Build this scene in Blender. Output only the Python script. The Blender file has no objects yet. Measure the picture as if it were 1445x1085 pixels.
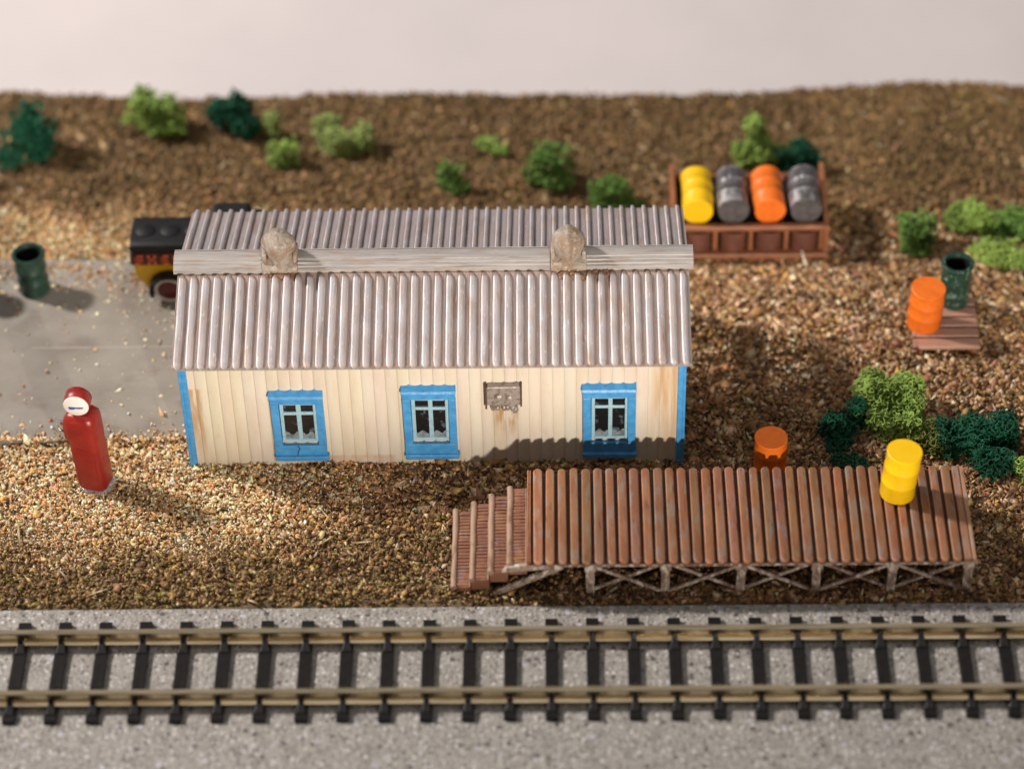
import bpy, math, random
import numpy as np
from mathutils import Vector, Matrix, Euler
# units: 1 blender unit = 1 mm of the model
SC = bpy.context.scene
COL = SC.collection
random.seed(7)
RNG = np.random.default_rng(11)

# ------------------------------------------------------------------ camera
cam_d = bpy.data.cameras.new("camera")
cam = bpy.data.objects.new("camera", cam_d); COL.objects.link(cam)
yaw, pitch, roll = -0.0252, 0.7559, -0.0266
cy, sy, cp, sp = math.cos(yaw), math.sin(yaw), math.cos(pitch), math.sin(pitch)
f = Vector((sy*cp, cy*cp, -sp)); r = Vector((cy, -sy, 0)); u = r.cross(f)
cr, sr = math.cos(roll), math.sin(roll)
R_, U_ = cr*r + sr*u, -sr*r + cr*u
M = Matrix((R_, U_, -f)).transposed().to_4x4()
M.translation = Vector((9.7964, -151.9013, 151.5355))
cam.matrix_world = M
cam_d.sensor_width = 36.0
cam_d.lens = 3926.14/1445*36
cam_d.clip_start = 1; cam_d.clip_end = 5000
cam_d.dof.use_dof = True
cam_d.dof.focus_distance = 211.0
cam_d.dof.aperture_fstop = 0.0225
SC.camera = cam
# ------------------------------------------------------------------ light
w = bpy.data.worlds.new("World"); SC.world = w; w.use_nodes = True
bg = w.node_tree.nodes["Background"]; NT = w.node_tree
# a dim room: pale ceiling overhead, darker walls towards the horizon
_tc = NT.nodes.new("ShaderNodeTexCoord"); _sx = NT.nodes.new("ShaderNodeSeparateXYZ"); NT.links.new(_tc.outputs["Generated"], _sx.inputs[0])
_cl = NT.nodes.new("ShaderNodeMath"); _cl.operation = 'MAXIMUM'; _cl.inputs[1].default_value = 0; NT.links.new(_sx.outputs[2], _cl.inputs[0])
_pw = NT.nodes.new("ShaderNodeMath"); _pw.operation = 'POWER'; _pw.inputs[1].default_value = 3.0; NT.links.new(_cl.outputs[0], _pw.inputs[0])
_ma = NT.nodes.new("ShaderNodeMath"); _ma.operation = 'MULTIPLY_ADD'; _ma.inputs[1].default_value = .52; _ma.inputs[2].default_value = .035
NT.links.new(_pw.outputs[0], _ma.inputs[0]); NT.links.new(_ma.outputs[0], bg.inputs[1])
bg.inputs[0].default_value = (1.0, 0.95, 0.93, 1)
def lamp(name, loc, power, radius, color, kind='POINT'):
    d = bpy.data.lights.new(name, kind); d.energy = power; d.shadow_soft_size = radius; d.color = color
    o = bpy.data.objects.new(name, d); o.location = loc; COL.objects.link(o); return o
lamp("room_lamp_back", (-315, 132, 297), 9.4e6, 20.0, (1.0, 0.92, 0.86))
# low front lamp; its cone edge stands in for an unseen blocker of low rays
lf = lamp("front_lamp_cut_cone", (33, -136, 37.5), 1.12e6, 2.8, (1.0, 0.90, 0.78), 'SPOT')
lf.data.spot_size = math.radians(168); lf.data.spot_blend = 0.115
_el = math.radians(-17.8 + 84); _az = math.radians(8)
lf.rotation_euler = Vector((-math.sin(_az)*math.cos(_el), math.cos(_az)*math.cos(_el), math.sin(_el))).to_track_quat('-Z', 'Y').to_euler()
SC.view_settings.view_transform = 'Standard'; SC.view_settings.look = 'None'
SC.view_settings.exposure = 0.0; SC.view_settings.gamma = 1.0
SC.view_settings.use_curve_mapping = False
SC.cycles.use_denoising = True
SC.cycles.max_bounces = 6

# ------------------------------------------------------------------ helpers
def tag(o, label=None, cat=None, group=None, kind=None):
    if label: o["label"] = label
    if cat: o["category"] = cat
    if group: o["group"] = group
    if kind: o["kind"] = kind
    return o
def thing(name, loc, label, cat, group=None):
    o = bpy.data.objects.new(name, None); o.location = loc; o.empty_display_size = 1
    COL.objects.link(o); return tag(o, label, cat, group)

class MB:
    def __init__(s): s.v = []; s.f = []; s.c = []
    def add(s, vs, fs, col=None):
        n = len(s.v); s.v += [tuple(p) for p in vs]; s.f += [tuple(i+n for i in q) for q in fs]
        s.c += [col or (1, 1, 1)]*len(vs); return s
    def box(s, x0, x1, y0, y1, z0, z1, col=None, j=0.0):
        vs = [(x, y, z) for x in (x0, x1) for y in (y0, y1) for z in (z0, z1)]
        if j: vs = [tuple(c + random.uniform(-j, j) for c in p) for p in vs]
        return s.add(vs, [(0,1,3,2),(4,6,7,5),(0,4,5,1),(2,3,7,6),(0,2,6,4),(1,5,7,3)], col)
    def bar(s, a, b, wx, wy, up=(0,1,0), col=None):
        a = Vector(a); b = Vector(b); d = (b-a).normalized(); p = Vector(up)
        q = d.cross(p).normalized(); p = q.cross(d).normalized()
        vs = [e + q*sx*wx/2 + p*sy_*wy/2 for e in (a, b) for sx, sy_ in ((-1,-1),(1,-1),(1,1),(-1,1))]
        return s.add(vs, [(0,3,2,1),(4,5,6,7),(0,1,5,4),(1,2,6,5),(2,3,7,6),(3,0,4,7)], col)
    def tube(s, pts, rad, n=8, col=None):
        pts = [Vector(p) for p in pts]; vs = []; fs = []
        for i, p in enumerate(pts):
            d = (pts[min(i+1, len(pts)-1)] - pts[max(i-1, 0)]).normalized()
            a = d.orthogonal().normalized() if i == 0 else (a - d*a.dot(d)).normalized()
            b = d.cross(a); rr = rad[i] if isinstance(rad, (list, tuple)) else rad
            for k in range(n):
                t = 2*math.pi*k/n; vs.append(p + a*math.cos(t)*rr + b*math.sin(t)*rr)
        for i in range(len(pts)-1):
            for k in range(n):
                fs.append((i*n+k, i*n+(k+1) % n, (i+1)*n+(k+1) % n, (i+1)*n+k))
        fs.append(tuple(range(n))[::-1]); fs.append(tuple((len(pts)-1)*n+k for k in range(n)))
        return s.add(vs, fs, col)
    def lathe(s, prof, n=32, mat=None, col=None, sx=1, sy=1, close=True):
        vs = []; fs = []
        for (rr, z) in prof:
            for k in range(n):
                t = 2*math.pi*k/n; p = Vector((rr*math.cos(t)*sx, rr*math.sin(t)*sy, z)); vs.append(mat @ p if mat else p)
        m = len(prof)
        for i in range(m-1):
            for k in range(n):
                fs.append((i*n+k, i*n+(k+1) % n, (i+1)*n+(k+1) % n, (i+1)*n+k))
        if close:
            fs.append(tuple(range(n))[::-1]); fs.append(tuple((m-1)*n+k for k in range(n)))
        return s.add(vs, fs, col)
    def prism(s, poly, a0, a1, axis='y', col=None):
        n = len(poly); mk = {'y': lambda p, a: (p[0], a, p[1]), 'x': lambda p, a: (a, p[0], p[1]), 'z': lambda p, a: (p[0], p[1], a)}[axis]
        vs = [mk(p, a0) for p in poly] + [mk(p, a1) for p in poly]
        fs = [tuple(range(n)), tuple(range(2*n-1, n-1, -1))] + [(i, i+n, (i+1) % n+n, (i+1) % n) for i in range(n)]
        return s.add(vs, fs, col)

def obj(name, mb, mat, parent=None, bevel=0, smooth=None, world=True, seg=2, origin=None):
    me = bpy.data.meshes.new(name)
    off = Vector(parent.location) if (parent and world) else Vector(origin or (0, 0, 0))
    if parent and world and parent.parent: off = off + parent.parent.location
    me.from_pydata([(v[0]-off[0], v[1]-off[1], v[2]-off[2]) for v in mb.v], [], mb.f)
    if any(c != (1, 1, 1) for c in mb.c):
        a = me.color_attributes.new("Col", 'FLOAT_COLOR', 'POINT')
        a.data.foreach_set("color", np.array([(*c, 1) for c in mb.c], np.float32).ravel())
    me.materials.append(mat)
    import bmesh
    bm = bmesh.new(); bm.from_mesh(me); bmesh.ops.recalc_face_normals(bm, faces=bm.faces); bm.to_mesh(me); bm.free()
    o = bpy.data.objects.new(name, me); COL.objects.link(o)
    if parent: o.parent = parent
    elif origin: o.location = origin
    if bevel:
        b = o.modifiers.new("bevel", 'BEVEL'); b.width = bevel; b.segments = seg; b.limit_method = 'ANGLE'; b.angle_limit = math.radians(40)
    if smooth:
        for p in me.polygons: p.use_smooth = True
        me.set_sharp_from_angle(angle=math.radians(smooth))
    return o

def fast_mesh(name, V, F, C=None, mat=None, smooth=False):
    """V (n,3), F (m,k) int, C (n,3) vertex colours"""
    me = bpy.data.meshes.new(name); m, k = F.shape
    me.vertices.add(len(V)); me.vertices.foreach_set("co", V.astype(np.float32).ravel())
    me.loops.add(m*k); me.loops.foreach_set("vertex_index", F.astype(np.int32).ravel())
    me.polygons.add(m); me.polygons.foreach_set("loop_start", (np.arange(m)*k).astype(np.int32))
    me.update(calc_edges=True)
    if C is not None:
        a = me.color_attributes.new("Col", 'FLOAT_COLOR', 'POINT')
        a.data.foreach_set("color", np.concatenate([C, np.ones((len(C), 1))], 1).astype(np.float32).ravel())
    if smooth: me.polygons.foreach_set("use_smooth", np.ones(m, bool))
    if mat: me.materials.append(mat)
    o = bpy.data.objects.new(name, me); COL.objects.link(o); return o

def mat(name, base, var=(), rough=0.6, metal=0.0, bump=(), attr=False, spec=0.5, rvar=None, coat=0):
    """var: (colour, scale xyz, lo, hi, amount) noise patches laid over the base; bump: (scale xyz, strength, distance)"""
    m = bpy.data.materials.new(name); m.use_nodes = True; nt = m.node_tree; N = nt.nodes; L = nt.links
    b = N["Principled BSDF"]; tc = N.new("ShaderNodeTexCoord")
    b.inputs["Roughness"].default_value = rough; b.inputs["Metallic"].default_value = metal
    b.inputs["Specular IOR Level"].default_value = spec; b.inputs["Coat Weight"].default_value = coat
    def noise(scale, detail=4.0, rgh=0.6, off=0):
        mp = N.new("ShaderNodeMapping"); mp.inputs["Scale"].default_value = scale; mp.inputs["Location"].default_value = (off*3.1, off*1.7, off)
        L.new(tc.outputs["Object"], mp.inputs[0]); n = N.new("ShaderNodeTexNoise"); n.inputs["Scale"].default_value = 1.0
        n.inputs["Detail"].default_value = detail; n.inputs["Roughness"].default_value = rgh; L.new(mp.outputs[0], n.inputs["Vector"]); return n
    rgb = N.new("ShaderNodeRGB"); rgb.outputs[0].default_value = (*base, 1); cur = rgb.outputs[0]
    for i, (c, s, lo, hi, amt) in enumerate(var):
        n = noise(s, off=i+1); mr = N.new("ShaderNodeMapRange"); mr.inputs[1].default_value = lo; mr.inputs[2].default_value = hi
        mr.inputs[4].default_value = amt; L.new(n.outputs[0], mr.inputs[0])
        mx = N.new("ShaderNodeMix"); mx.data_type = 'RGBA'; L.new(mr.outputs[0], mx.inputs[0]); L.new(cur, mx.inputs[6])
        mx.inputs[7].default_value = (*c, 1); cur = mx.outputs[2]
    if attr:
        at = N.new("ShaderNodeVertexColor"); at.layer_name = "Col"
        mx = N.new("ShaderNodeMix"); mx.data_type = 'RGBA'; mx.blend_type = 'MULTIPLY'; mx.inputs[0].default_value = 1
        L.new(cur, mx.inputs[6]); L.new(at.outputs[0], mx.inputs[7]); cur = mx.outputs[2]
    L.new(cur, b.inputs["Base Color"])
    prev = None
    for i, (s, st, dist) in enumerate(bump):
        n = noise(s, off=i+9); bp = N.new("ShaderNodeBump"); bp.inputs["Strength"].default_value = st; bp.inputs["Distance"].default_value = dist
        L.new(n.outputs[0], bp.inputs["Height"])
        if prev: L.new(prev.outputs[0], bp.inputs["Normal"])
        prev = bp
    if prev: L.new(prev.outputs[0], b.inputs["Normal"])
    if rvar:
        n = noise(rvar[0], off=20); mr = N.new("ShaderNodeMapRange"); mr.inputs[1].default_value = .3; mr.inputs[2].default_value = .7
        mr.inputs[3].default_value = rvar[1]; mr.inputs[4].default_value = rvar[2]; L.new(n.outputs[0], mr.inputs[0]); L.new(mr.outputs[0], b.inputs["Roughness"])
    return m

# ------------------------------------------------------------------ materials
M_table = mat("white_table", (.70, .645, .64), [((.62,.575,.58), (.03,.03,.03), .4, .65, .8)], rough=.7, bump=[((.8,.8,.8), .1, .3)])
M_soil = mat("soil", (.13,.085,.045), [((.26,.18,.09), (1.2,1.2,1.2), .4, .7, 1)], rough=.9, bump=[((4,4,4), .8, .3)])
M_chip = mat("gravel_chips", (1,1,1), rough=.62, attr=True, spec=.45)
M_slab = mat("grey_concrete", (.245,.22,.185), [((.30,.275,.24), (.14,.2,.2), .38, .62, 1), ((.175,.14,.115), (.22,.3,.3), .55, .72, .7), ((.42,.39,.35), (5,5,5), .62, .75, .5)],
             rough=.6, bump=[((6,6,6), .25, .05)], rvar=((.3,.3,.3), .4, .75))
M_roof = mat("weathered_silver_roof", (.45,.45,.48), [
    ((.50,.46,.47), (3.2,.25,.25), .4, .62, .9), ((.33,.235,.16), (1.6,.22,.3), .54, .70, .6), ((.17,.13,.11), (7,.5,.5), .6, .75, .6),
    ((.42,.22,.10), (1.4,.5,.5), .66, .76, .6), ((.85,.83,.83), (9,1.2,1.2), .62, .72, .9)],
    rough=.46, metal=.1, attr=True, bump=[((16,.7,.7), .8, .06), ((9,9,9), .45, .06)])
M_cap = mat("weathered_ridge_wood", (.33,.305,.295), [
    ((.46,.43,.41), (.25,6,6), .4, .62, .9), ((.33,.22,.14), (.35,2,2), .54, .68, .6), ((.16,.11,.08), (.6,9,9), .62, .72, .7), ((.7,.66,.6), (2.5,8,8), .68, .76, .8)],
    rough=.5, metal=.1, bump=[((.5,9,9), .7, .05), ((8,8,8), .3, .04)])
M_vent = mat("rusty_grey_vent", (.36,.30,.25), [((.27,.17,.10), (1.1,1.1,1.1), .45, .62, .8), ((.55,.50,.44), (2.6,2.6,2.6), .56, .68, .8), ((.12,.08,.06), (2,2,2), .64, .74, .6)],
    rough=.5, bump=[((2.2,2.2,2.2), .8, .3), ((9,9,9), .5, .06)])
M_wall = mat("cream_board_siding", (.66,.60,.50), [
    ((.63,.53,.43), (.9,.1,.12), .4, .6, .8), ((.67,.62,.51), (.5,.2,.25), .5, .7, .8), ((.58,.46,.28), (1.4,.3,.5), .6, .75, .5)],
    rough=.5, bump=[((3,3,1.0), .15, .05), ((12,12,12), .15, .02)], attr=True)
M_blue = mat("bright_blue_paint", (.05,.26,.56), [((.08,.34,.66), (1.5,1.5,1.5), .42, .65, .9), ((.03,.14,.33), (2.5,2.5,2.5), .6, .72, .7), ((.45,.6,.75), (7,7,7), .70, .76, .6)],
    rough=.38, bump=[((2.5,2.5,2.5), .45, .1), ((9,9,9), .35, .04)])
M_sash = mat("pale_blue_sash", (.32,.50,.58), [((.24,.38,.46), (3,3,3), .5, .65, .8)], rough=.4, bump=[((5,5,5), .4, .06)])
M_pane = mat("dark_dirty_glass", (.010,.010,.012), [((.10,.13,.15), (1.1,1.1,1.1), .58, .62, .7)], rough=.15, bump=[((3,3,3), .3, .08)])
M_meter = mat("grey_meter_box", (.33,.29,.26), [((.17,.12,.09), (2.5,2.5,2.5), .5, .62, .8), ((.55,.52,.50), (5,5,5), .62, .72, .7)], rough=.35, metal=.2, bump=[((3,3,3), .6, .15)])
M_deck = mat("brown_plank_deck", (.27,.105,.045), [
    ((.34,.16,.08), (1.2,.3,1), .4, .62, .8), ((.27,.20,.16), (1.8,.5,1), .52, .64, .8), ((.09,.04,.025), (5,.6,1), .58, .72, .8)],
    rough=.55, bump=[((8,.8,3), .5, .06), ((9,9,9), .3, .03)], attr=True)
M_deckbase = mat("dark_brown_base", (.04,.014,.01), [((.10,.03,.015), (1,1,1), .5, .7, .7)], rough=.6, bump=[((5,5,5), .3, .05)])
M_post = mat("worn_brown_post", (.38,.29,.24), [((.17,.09,.06), (1.8,1.8,1.2), .45, .6, .9), ((.72,.64,.56), (2.5,2.5,1.2), .50, .62, .9)], rough=.55, bump=[((6,6,2), .5, .06)])
M_step = mat("worn_brown_steps", (.28,.12,.07), [((.40,.20,.10), (.9,.4,.9), .5, .65, .8), ((.30,.25,.27), (2,.7,2), .56, .7, .6), ((.12,.06,.04), (1.2,9,2), .54, .66, .6)],
    rough=.5, bump=[((1.0,8,3), .7, .08)])
M_steplip = mat("worn_step_edge", (.42,.28,.20), [((.26,.14,.09), (2,.6,2), .5, .65, .9)], rough=.5, bump=[((5,2,5), .4, .06)])
M_rack = mat("brown_plastic_rack", (.235,.085,.035), [((.32,.12,.05), (.8,.8,.8), .45, .65, .8)], rough=.45, bump=[((4,4,4), .2, .05)])
M_rackdk = mat("chocolate_plastic", (.12,.045,.03), [((.16,.06,.04), (1,1,1), .5, .6, .8)], rough=.45)
M_pallet = mat("brown_plastic_pallet", (.40,.215,.15), [((.47,.26,.19), (.6,3,3), .45, .65, .8)], rough=.38, bump=[((1,6,6), .25, .03)])
M_yel = mat("yellow_plastic", (.86,.53,.005), [((.82,.46,.0), (1.5,1.5,1.5), .5, .7, .6)], rough=.42, bump=[((5,5,5), .25, .06)])
M_org = mat("orange_plastic", (.82,.18,.015), [((.76,.13,.01), (1.6,1.6,2.4), .45, .65, .8), ((.82,.28,.09), (6,6,6), .64, .76, .5)], rough=.45, bump=[((7,7,7), .35, .05)])
M_steel = mat("grey_steel_paint", (.13,.125,.13), [((.08,.078,.082), (1.5,1.5,1.5), .45, .6, .8), ((.40,.40,.41), (3,3,1.2), .60, .68, .8)], rough=.35, metal=.3, attr=True, bump=[((5,5,5), .35, .06)])
M_green = mat("dark_green_paint", (.012,.04,.028), [((.02,.06,.04), (1.5,1.5,1.5), .5, .65, .8)], rough=.35, bump=[((4,4,4), .2, .05)])
M_greenw = mat("worn_green_paint", (.012,.045,.030), [((.13,.21,.16), (1.6,1.6,1.2), .55, .64, .8), ((.33,.42,.34), (4,4,2.2), .62, .70, .7)], rough=.35, bump=[((4,4,4), .35, .08)])
M_inside = mat("black_inside", (.006,.007,.007), rough=.7)
M_red = mat("glossy_red_paint", (.30,.018,.013), [((.23,.012,.010), (1.2,1.2,1.2), .45, .65, .8), ((.50,.06,.04), (5,5,5), .66, .76, .4)], rough=.36, bump=[((2.2,2.2,2.2), .35, .12)])
M_white = mat("white_enamel", (.80,.77,.72), rough=.35, bump=[((3,3,3), .2, .05)])
M_bluetxt = mat("blue_ink", (.03,.07,.33), rough=.5)
M_silver = mat("silver_paint", (.42,.37,.37), [((.7,.66,.66), (3,3,3), .5, .65, .9), ((.2,.14,.12), (2,2,2), .6, .7, .6)], rough=.25, metal=.6, bump=[((4,4,4), .6, .1)])
M_black = mat("black_paint", (.012,.012,.013), [((.02,.02,.022), (1.5,1.5,1.5), .5, .7, .8)], spec=.3, rough=.5, bump=[((3,3,3), .2, .05)])
M_strip = mat("dark_maroon_board", (.06,.018,.014), rough=.5)
M_letter = mat("red_orange_letters", (.80,.14,.05), rough=.5)
M_yelt = mat("yellow_truck_paint", (.80,.47,.01), rough=.35)
M_tyre = mat("white_tyre_wall", (.62,.58,.55), rough=.5)
M_hub = mat("dark_red_hub", (.11,.008,.008), rough=.35)
M_sleeper = mat("black_plastic_sleeper", (.006,.005,.005), [((.02,.014,.011), (2,1,2), .52, .68, .7)], spec=.5, rough=.30, bump=[((9,1.2,4), .4, .06)])
M_rail = mat("nickel_silver_rail", (.95,.80,.54), [((.52,.40,.24), (.25,5,5), .45, .62, .8), ((.80,.72,.58), (.4,7,7), .6, .72, .6)], rough=.24, metal=1.0, bump=[((.4,7,7), .2, .04)])

def add_stain(m, x0, x1, z0, z1, colour, amount, scale):
    nt = m.node_tree; N = nt.nodes; L = nt.links; b = N["Principled BSDF"]; src = b.inputs["Base Color"].links[0].from_socket
    tc = N.new("ShaderNodeTexCoord"); sx = N.new("ShaderNodeSeparateXYZ"); L.new(tc.outputs["Object"], sx.inputs[0])
    def ramp(sock, a, b_):
        r_ = N.new("ShaderNodeMapRange"); r_.interpolation_type = 'SMOOTHSTEP'; r_.inputs[1].default_value = a; r_.inputs[2].default_value = b_; L.new(sock, r_.inputs[0]); return r_.outputs[0]
    def mul(p, q):
        k = N.new("ShaderNodeMath"); k.operation = 'MULTIPLY'; L.new(p, k.inputs[0])
        if isinstance(q, float): k.inputs[1].default_value = q
        else: L.new(q, k.inputs[1])
        return k.outputs[0]
    w_ = (x1-x0)*.3; mk = mul(mul(ramp(sx.outputs[0], x0, x0+w_), ramp(sx.outputs[0], x1, x1-w_)), mul(ramp(sx.outputs[2], z0, z0+(z1-z0)*.7), ramp(sx.outputs[2], z1+.3, z1)))
    mp = N.new("ShaderNodeMapping"); mp.inputs["Scale"].default_value = scale; L.new(tc.outputs["Object"], mp.inputs[0])
    n = N.new("ShaderNodeTexNoise"); n.inputs["Scale"].default_value = 1; n.inputs["Detail"].default_value = 4; L.new(mp.outputs[0], n.inputs["Vector"])
    fac = mul(mul(mk, ramp(n.outputs[0], .35, .62)), amount)
    mx = N.new("ShaderNodeMix"); mx.data_type = 'RGBA'; L.new(fac, mx.inputs[0]); L.new(src, mx.inputs[6]); mx.inputs[7].default_value = (*colour, 1); L.new(mx.outputs[2], b.inputs["Base Color"])
add_stain(M_wall, 4.2, 6.7, 2.2, 6.4, (.36,.22,.09), .95, (2.2,.2,.35))
add_stain(M_wall, -18.9, -17.2, -1, 8, (.42,.24,.10), .8, (2.5,.2,.3))
add_stain(M_wall, 16.2, 18.9, -2, 10.8, (.48,.28,.12), .85, (1.8,.2,.12))
add_stain(M_wall, -12, 2, -1, .9, (.50,.30,.20), .6, (1.1,.2,.5))

def bed_material():
    m = bpy.data.materials.new("speckled_grey_roadbed"); m.use_nodes = True; nt = m.node_tree; N = nt.nodes; L = nt.links
    b = N["Principled BSDF"]; tc = N.new("ShaderNodeTexCoord"); b.inputs["Roughness"].default_value = .5
    def vor(scale, off):
        mp = N.new("ShaderNodeMapping"); mp.inputs["Location"].default_value = (off, off*2, off); L.new(tc.outputs["Object"], mp.inputs[0])
        dn = N.new("ShaderNodeTexNoise"); dn.inputs["Scale"].default_value = scale*1.4; L.new(mp.outputs[0], dn.inputs["Vector"])
        ma = N.new("ShaderNodeMix"); ma.data_type = 'RGBA'; ma.inputs[0].default_value = .12/scale*2; L.new(mp.outputs[0], ma.inputs[6]); L.new(dn.outputs["Color"], ma.inputs[7])
        v = N.new("ShaderNodeTexVoronoi"); v.inputs["Scale"].default_value = scale; L.new(ma.outputs[2], v.inputs["Vector"]); return v
    n = N.new("ShaderNodeTexNoise"); n.inputs["Scale"].default_value = 1.1; n.inputs["Detail"].default_value = 6; n.inputs["Roughness"].default_value = .75; L.new(tc.outputs["Object"], n.inputs["Vector"])
    cr_ = N.new("ShaderNodeValToRGB"); L.new(n.outputs[0], cr_.inputs[0])
    cr_.color_ramp.elements[0].position = .32; cr_.color_ramp.elements[0].color = (.26,.24,.215,1)
    cr_.color_ramp.elements[1].position = .68; cr_.color_ramp.elements[1].color = (.46,.435,.395,1)
    cur = cr_.outputs[0]
    for scale, off, thr, th2, c in ((1.7, 3, .22, .78, (.04,.03,.03)), (3.1, 8, .26, .60, (.09,.075,.075)), (4.6, 31, .30, .55, (.20,.18,.17)), (2.6, 13, .24, .72, (.74,.71,.68)), (4.2, 41, .28, .70, (.62,.60,.58)), (1.5, 20, .19, .85, (.55,.55,.62))):
        v = vor(scale, off); sep = N.new("ShaderNodeSeparateColor"); L.new(v.outputs["Color"], sep.inputs[0])
        a = N.new("ShaderNodeMath"); a.operation = 'GREATER_THAN'; a.inputs[1].default_value = th2; L.new(sep.outputs[0], a.inputs[0])
        d = N.new("ShaderNodeMapRange"); d.inputs[1].default_value = thr+.14; d.inputs[2].default_value = thr; L.new(v.outputs["Distance"], d.inputs[0])
        k = N.new("ShaderNodeMath"); k.operation = 'MULTIPLY'; L.new(a.outputs[0], k.inputs[0]); L.new(d.outputs[0], k.inputs[1])
        k2 = N.new("ShaderNodeMath"); k2.operation = 'MULTIPLY'; k2.inputs[1].default_value = .8; L.new(k.outputs[0], k2.inputs[0])
        mx = N.new("ShaderNodeMix"); mx.data_type = 'RGBA'; L.new(k2.outputs[0], mx.inputs[0]); L.new(cur, mx.inputs[6]); mx.inputs[7].default_value = (*c, 1); cur = mx.outputs[2]
    L.new(cur, b.inputs["Base Color"])
    n2 = N.new("ShaderNodeTexNoise"); n2.inputs["Scale"].default_value = 3.5; n2.inputs["Detail"].default_value = 4; L.new(tc.outputs["Object"], n2.inputs["Vector"])
    bp = N.new("ShaderNodeBump"); bp.inputs["Strength"].default_value = .9; bp.inputs["Distance"].default_value = .18; L.new(n2.outputs[0], bp.inputs["Height"]); L.new(bp.outputs[0], b.inputs["Normal"])
    return m
M_bed = bed_material()

# ------------------------------------------------------------------ terrain
def vnoise(x, y, s, seed=0):
    x = np.asarray(x, float)*s + seed*17.3; y = np.asarray(y, float)*s + seed*9.1
    xi = np.floor(x); yi = np.floor(y); fx = x-xi; fy = y-yi; fx = fx*fx*(3-2*fx); fy = fy*fy*(3-2*fy)
    h = lambda a, b: np.modf(np.abs(np.sin(a*127.1 + b*311.7 + seed*7.7)*43758.5453))[0]
    return (h(xi,yi)*(1-fx)+h(xi+1,yi)*fx)*(1-fy)+(h(xi,yi+1)*(1-fx)+h(xi+1,yi+1)*fx)*fy
def sstep(a, b, t): t = np.clip((t-a)/(b-a), 0, 1); return t*t*(3-2*t)
def back_edge(x): return 46.7 + np.interp(x, [-60,-41,-21,5,32,42,51,80], [1.3,1.1,.2,.1,.2,1.0,.5,.4]) + .35*(vnoise(x, 0*np.asarray(x), .35, 4)-.5)
def ground_z(x, y):
    z = .45*(vnoise(x, y, .12, 1)-.5) + .25*(vnoise(x, y, .4, 2)-.5)
    flat = sstep(-2, -6, y) * 0 + 1.0
    z = z*flat + sstep(30, 46, y)*(-.35 + .5*(vnoise(x, y, .09, 3)-.5))
    return z - .1

X0, X1 = -95., 105.
nx, ny = 201, 64
gx = np.linspace(X0, X1, nx); t = np.linspace(0, 1, ny)
V = []
for j in range(ny):
    yy = -14.9 + t[j]*(back_edge(gx)+14.9); V.append(np.stack([gx, yy, ground_z(gx, yy)], 1))
yb = back_edge(gx); V.append(np.stack([gx, yb+.05, np.full(nx, -9.0)], 1)); ny += 1
V = np.concatenate(V); a = np.arange(nx-1); F = np.concatenate([np.stack([j*nx+a, j*nx+a+1, (j+1)*nx+a+1, (j+1)*nx+a], 1) for j in range(ny-1)])
g = fast_mesh("ground", V, F, None, M_soil, True); tag(g, kind="structure")
obj("tabletop", MB().box(-700, 700, -400, 900, -14, -9), M_table)["kind"] = "structure"
tb = obj("trackbed", MB().box(X0, X1, -62, -14.9, -9, .12), M_bed, bevel=.15); tb["kind"] = "structure"

# grey slab (paved yard)
SLZ = .42
sl = MB()
sl.prism([(-80,2.1),(-20.5,2.7),(-9,2.75),(-9,19.5),(-21.5,22.3),(-27,24.0),(-80,24.4)], -.3, SLZ, 'z')
slab = obj("pavement", sl, M_slab, bevel=.08); slab["kind"] = "structure"
seam = obj("pavement_seam", MB().box(-33, -19.0, 13.1, 13.22, SLZ-.02, SLZ+.012), mat("seam_line", (.40,.36,.31), rough=.6)); seam["kind"] = "structure"

# ------------------------------------------------------------------ chips
def chips(n, xy, size, zfun, palette, weights, zr=.25, flat=.55, bright=None, elong=1.0):
    base = np.array([[1,0,0],[-1,0,0],[0,1,0],[0,-1,0],[0,0,1],[0,0,-1]], float)
    tri = np.array([[0,2,4],[2,1,4],[1,3,4],[3,0,4],[2,0,5],[1,2,5],[3,1,5],[0,3,5]])
    sc = np.stack([RNG.uniform(.95, 1.3, n), RNG.uniform(.4, .95, n), RNG.uniform(.2, flat+.05, n)], 1)*size[:, None]*RNG.lognormal(0, .28, n)[:, None]
    sc[:, 0] *= elong; sc[:, 1:] /= elong**.5
    P = base[None]*(1+RNG.uniform(-.35, .35, (n, 6, 1))) + RNG.uniform(-.28, .28, (n, 6, 3)); P = P*sc[:, None, :]
    q = RNG.normal(size=(n, 4)); q[:, 1:3] *= .75; q /= np.linalg.norm(q, axis=1)[:, None]
    w_, x_, y_, z_ = q.T
    Rm = np.stack([1-2*(y_*y_+z_*z_), 2*(x_*y_-z_*w_), 2*(x_*z_+y_*w_), 2*(x_*y_+z_*w_), 1-2*(x_*x_+z_*z_), 2*(y_*z_-x_*w_), 2*(x_*z_-y_*w_), 2*(y_*z_+x_*w_), 1-2*(x_*x_+y_*y_)], 1).reshape(n, 3, 3)
    P = np.einsum('nij,nkj->nki', Rm, P)
    z = zfun(xy[:, 0], xy[:, 1]) + RNG.uniform(-.05, zr, n)
    P += np.concatenate([xy, z[:, None]], 1)[:, None, :]
    pal = np.array(palette); idx = np.array([RNG.choice(len(pal), p=w/np.sum(w)) for w in weights]) if weights.ndim == 2 else RNG.choice(len(pal), n, p=weights/weights.sum())
    C = pal[idx]*RNG.uniform(.7, 1.3, (n, 1)) * RNG.uniform(.93, 1.07, (n, 3))
    if bright is not None: C = C*bright[:, None]
    C = np.repeat(C, 6, 0)
    F = (tri[None] + (np.arange(n)*6)[:, None, None]).reshape(-1, 3)
    return P.reshape(-1, 3), F, np.clip(C, 0, .9)

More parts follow.
